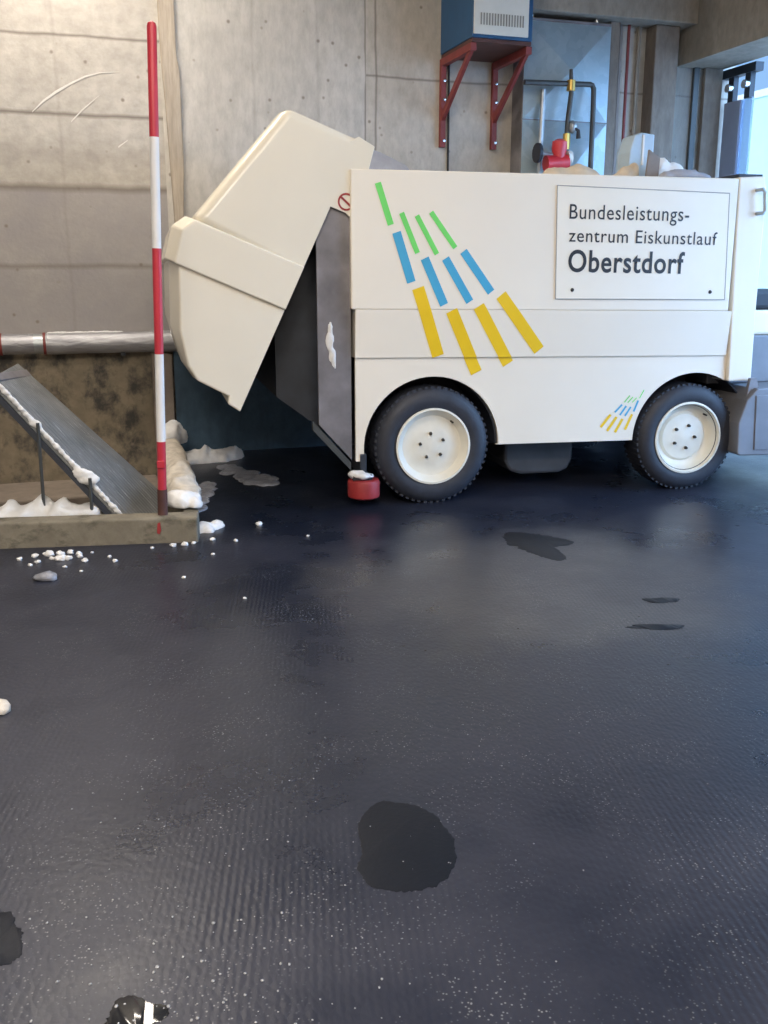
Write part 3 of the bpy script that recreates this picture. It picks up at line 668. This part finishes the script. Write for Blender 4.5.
# front end: steel side plate, dark bulkhead, rail, guide roller
fp = obj('front_side_plate', prismbm([(-.69, 1.9), (-.69, .52), (-.49, .296), (-.49, 1.9)], .04, .06), 'grey_steel', V)
obj('plate_rail', prismbm([(-.73, .545), (-.50, .285), (-.50, .235), (-.73, .49)], .02, .07), 'pipe_dark', V)
obj('front_bulkhead', prismbm([(-.915, 1.25), (-.912, .665), (-.60, .43), (-.50, .36), (-.50, 1.75), (-.72, 1.72)], .28, W_ - .28), 'dark', V)
gr = obj('guide_roller', lathe([(0, .055), (.085, .055), (.098, .065), (.10, .08), (.10, .155), (.095, .168), (.08, .172), (0, .172)], 28, axis='z', c=(-.415, .05, 0)), 'red_rubber', V, smooth=True)
bm = bmesh.new(); box(bm, (-.49, .0, .172), (-.37, .12, .205)); box(bm, (-.44, .03, .2), (-.40, .30, .33)); obj('roller_bracket', bm, 'dark', gr, bevel=.004)
# tipped snow tank, built upright in (x,z) then turned 25.5 degrees about its foot
DS, DZ = -1.157, .628
def tip(x, y, z): return (DS + .902 * x + .431 * z, y, DZ - .431 * x + .902 * z)
def hood(name, poly, y0, y1, bev, parent, back):
    # the front swells out a little behind its chamfered corners
    bm = bmesh.new(); rows = []
    for y, sw in ((y0, 0), (y0 + .10, 1), (y1 - .10, 1), (y1, 0)):
        rows.append([bm.verts.new(tip(x + sw * (.02 if name == 'snow_tank' else .058) * min(0, max(-1, (x + .15) / .35)), y, z)) for x, z in poly])
    n = len(poly); bm.faces.new(rows[0]); bm.faces.new(rows[-1][::-1])
    for A, B in zip(rows, rows[1:]):
        for i in range(n): bm.faces.new((A[i], B[i], B[(i + 1) % n], A[(i + 1) % n]))
    bmesh.ops.recalc_face_normals(bm, faces=bm.faces); bm.normal_update(); bm.faces.ensure_lookup_table()
    bf = [f for f in bm.faces if len(f.verts) == 4 and all(abs((v_.co - Vector((DS, v_.co.y, DZ))).dot(Vector((.902, 0, -.431)))) < .02 for v_ in f.verts)]
    keep = set(e_ for f in bf for e_ in f.edges)
    if bev: bmesh.ops.bevel(bm, geom=[e_ for e_ in bm.edges if e_ not in keep and e_.calc_face_angle(0) > .4], offset=bev, segments=4, profile=.5, affect='EDGES')
    bf = [f for f in bm.faces if all(abs((v_.co - Vector((DS, v_.co.y, DZ))).dot(Vector((.902, 0, -.431)))) < .022 for v_ in f.verts)]
    bmesh.ops.delete(bm, geom=bf, context='FACES_ONLY')
    o = obj(name, bm, 'tank_cream', parent, smooth=True, angle=40)
    s_ = o.modifiers.new('wall', 'SOLIDIFY'); s_.thickness = .018; s_.offset = -1
    o.modifiers.new('flat', 'WEIGHTED_NORMAL').keep_sharp = True
    return o
tank = hood('snow_tank', [(0, .86), (0, 1.68), (-.435, 1.645), (-.655, .87)], .012, W_ - .012, .05, V, True)
hood('tank_belt', [(0, .635), (0, .905), (-.650, .872), (-.70, .79), (-.665, .605)], 0, W_, .012, tank, True)
hood('tank_lower_shell', [(0, -.012), (0, .66), (-.650, .63), (-.495, .278), (-.378, .115), (-.292, .054), (-.096, .044), (-.083, .0)], .022, W_ - .022, .012, tank, True)
bm = bmesh.new(); prism(bm, [(.004, .03), (.004, 1.62), (-.05, 1.62), (-.05, .03)], .06, W_ - .06, tip); obj('tank_inner_panel', bm, 'dark', tank)
hp = obj('hinge_plate', prismbm([(-.44, 2.157), (-.347, 2.106), (-.382, 1.981), (-.40, 1.72), (-.478, 1.70), (-.519, 1.742), (-.607, 1.775), (-.66, 1.80), (-.55, 2.1)], .014, .034), 'tank_cream', V, bevel=.004)
hc = (-.517, .012, 1.803)
bm = bmesh.new()
for i in range(28):
    a0, a1 = 2 * PI * i / 28, 2 * PI * (i + 1) / 28
    bm.faces.new([bm.verts.new((hc[0] + r_ * math.cos(a), hc[1], hc[2] + r_ * math.sin(a))) for r_, a in ((.049, a0), (.049, a1), (.038, a1), (.038, a0))])
x, z = .027, .03; bm.faces.new([bm.verts.new((hc[0] + q[0], hc[1] - .0005, hc[2] + q[1])) for q in ((-.034, .022), (-.026, .032), (.034, -.022), (.026, -.032))])
q = obj('warning_sticker', bm, 'red_rubber', hp); q['label'] = 'round red prohibition sticker'
obj('tilt_arm', prismbm([(-.29, 2.16), (-.20, 2.135), (-.03, 2.06), (.02, 1.985), (-.40, 1.985)], .5, .54), 'grey_cloth', V, bevel=.004)
obj('tilt_arm', prismbm([(-.29, 2.16), (-.20, 2.135), (-.03, 2.06), (.02, 1.985), (-.40, 1.985)], W_ - .54, W_ - .5), 'grey_cloth', V, bevel=.004)

def vl(x, y, z): 
    c_, s_ = math.cos(VA), math.sin(VA); return (VP.x + c_ * x - s_ * y, VP.y + s_ * x + c_ * y, z)
bl = [(vl(-.62, .036, 1.02), (.03, .008, .07)), (vl(-.605, .036, .93), (.025, .008, .06)), (vl(-.615, .036, 1.08), (.018, .007, .05)), (vl(-.59, .036, .88), (.015, .006, .04))]
tag(lumps('snow_smear', bl, 'snow', .008), 'white snow smear stuck on the grey steel plate below the tipped tank', 'snow')
bl = [(vl(-.46, .04, .205), (.06, .05, .03)), (vl(-.43, .0, .20), (.05, .04, .022)), (vl(-.40, .02, .195), (.05, .04, .018))]
tag(lumps('snow_lump', bl, 'snow', .010), 'small white snow lump on top of the red guide roller', 'snow')

# things lying on top of the machine
bl = [(vl(1.00, .55, 2.02), (.12, .12, .06)), (vl(1.14, .55, 2.03), (.12, .12, .075)), (vl(1.22, .55, 2.02), (.09, .1, .06))]
tag(lumps('crumpled_cloth', bl, 'cloth', .02, zmin=1.985), 'crumpled beige cloth on the roof of the machine beside the red valve', 'cloth')
b = empty('plastic_box', vl(1.60, .62, 1.985), VA, label='pale grey blue plastic box standing on the roof of the machine', cat='box')
bm = bmesh.new(); prism(bm, [(-.10, .0), (.075, .0), (.075, .315), (-.02, .325), (-.07, .305), (-.10, .2)], -.09, .09); obj('box_body', bm, 'box_blue', b, bevel=.008)
obj('box_corner_trim', boxbm((-.012, -.096, .12), (.002, -.09, .31)), 'white_cloth', b)
bl = [(vl(1.66, .42, 2.07), (.07, .07, .075)), (vl(1.76, .42, 2.05), (.09, .07, .07)), (vl(1.62, .42, 2.03), (.05, .06, .06))]
tag(lumps('white_cloth', bl, 'white_cloth', .018, zmin=1.985), 'bunched white cloth on the machine roof in front of the plastic box', 'cloth')
bl = [(vl(1.70, .22, 2.01), (.14, .07, .045)), (vl(1.82, .22, 2.0), (.11, .07, .035)), (vl(1.6, .22, 2.0), (.05, .06, .03))]
tag(lumps('grey_cloth', bl, 'grey_cloth', .018, zmin=1.985), 'folded grey cloth at the front edge of the machine roof', 'cloth')
bl = [(vl(1.42, .4, 2.03), (.06, .06, .06)), (vl(1.36, .4, 2.0), (.07, .06, .04)), (vl(1.47, .4, 2.05), (.04, .05, .06))]
tag(lumps('rag', bl, 'cloth', .016, zmin=1.985), 'pale pinkish rag on the machine roof left of the taupe board', 'cloth')
q = obj('board', prismbm([(-.045, 0), (.045, 0), (.05, .14), (-.03, .19)], -.01, .01), 'taupe', bevel=.003); q.location = vl(1.545, .30, 1.985); q.rotation_euler = (0, 0, VA); tag(q, 'small upright taupe board on the machine roof before the plastic box', 'board')

# ------------------------------------------------------------------ lamps under the ceiling
def lamp(x, y, power, lab, L=1.5, vis=True):
    e_ = empty('ceiling_lamp', (x, y, ZC - .16), WA, label=lab, cat='lamp')
    bm = bmesh.new(); box(bm, (-L / 2, -.12, .05), (L / 2, .12, .16)); obj('housing', bm, 'lamp_body', e_, bevel=.01)
    bm = bmesh.new()
    for yy in (-.06, .06): tube(bm, [(-L / 2 + .03, yy, .03), (L / 2 - .03, yy, .03)], .018, 10)
    obj('tubes', bm, 'lamp', e_, smooth=True)
    ld = bpy.data.lights.new('lamp_light', 'AREA'); ld.shape = 'RECTANGLE'; ld.size = L; ld.size_y = .25; ld.energy = power; ld.color = (1, .885, .75)
    lo = link(bpy.data.objects.new('lamp_light', ld), e_); lo.location = (0, 0, -.02)
lamp(-2.17, 6.38, 80, 'fluorescent ceiling lamp near the back wall above the pit')
lamp(-.2, 3.0, 56, 'fluorescent ceiling lamp over the floor in front of the machine')
lamp(-.9, .9, 16, 'fluorescent ceiling lamp over the wet foreground')
lamp(1.6, -.8, 180, 'added fluorescent fill lamp behind the viewer on the right')  # unseen, added to light the machine's near side
lamp(-1.2, -1.2, 215, 'added fluorescent fill lamp behind the viewer on the left')  # unseen fill put in for the machine's flank
lamp(.6, -4.2, 250, 'added fluorescent fill lamp far behind the viewer')  # extra unseen fill added further back for frontal light

# ------------------------------------------------------------------ daylight
wd = bpy.data.worlds.new('world'); SC.world = wd; wd.use_nodes = True
nt = wd.node_tree; bg = nt.nodes['Background']
# sky boosted on an unseen side to feed gate daylight, dim where visible
tc = nt.nodes.new('ShaderNodeTexCoord'); dt = nt.nodes.new('ShaderNodeVectorMath'); dt.operation = 'DOT_PRODUCT'
dt.inputs[1].default_value = Vector((.90, -.36, .25)).normalized()
nt.links.new(tc.outputs['Generated'], dt.inputs[0])
mr = nt.nodes.new('ShaderNodeMapRange'); mr.inputs[1].default_value = .15; mr.inputs[2].default_value = .95; mr.inputs[3].default_value = .9; mr.inputs[4].default_value = 9.0
nt.links.new(dt.outputs['Value'], mr.inputs[0]); nt.links.new(mr.outputs[0], bg.inputs[1])
bg.inputs[0].default_value = (.32, .58, 1, 1)
sn = bpy.data.lights.new('sun', 'SUN'); sn.energy = 2.6; sn.angle = R(.6); sn.color = (1, .97, .92)
so = bpy.data.objects.new('sun', sn); COL.objects.link(so); so.rotation_euler = Vector((.55, .45, -.9)).to_track_quat('-Z', 'Y').to_euler()

# ------------------------------------------------------------------ camera
cam = bpy.data.cameras.new('camera'); co = bpy.data.objects.new('camera', cam); COL.objects.link(co)
co.location = (0, 0, 1.4); co.rotation_euler = (R(90 - 13.9), 0, 0)
cam.sensor_fit = 'VERTICAL'; cam.sensor_height = 24; cam.sensor_width = 18; cam.lens = 24 * 960 / 1024; cam.clip_start = .05; cam.clip_end = 200
SC.camera = co
vs = SC.view_settings; vs.view_transform = 'Standard'; vs.look = 'None'; vs.exposure = 0.10; vs.gamma = 1; vs.use_curve_mapping = False
try: SC.cycles.use_denoising = True
except Exception: pass
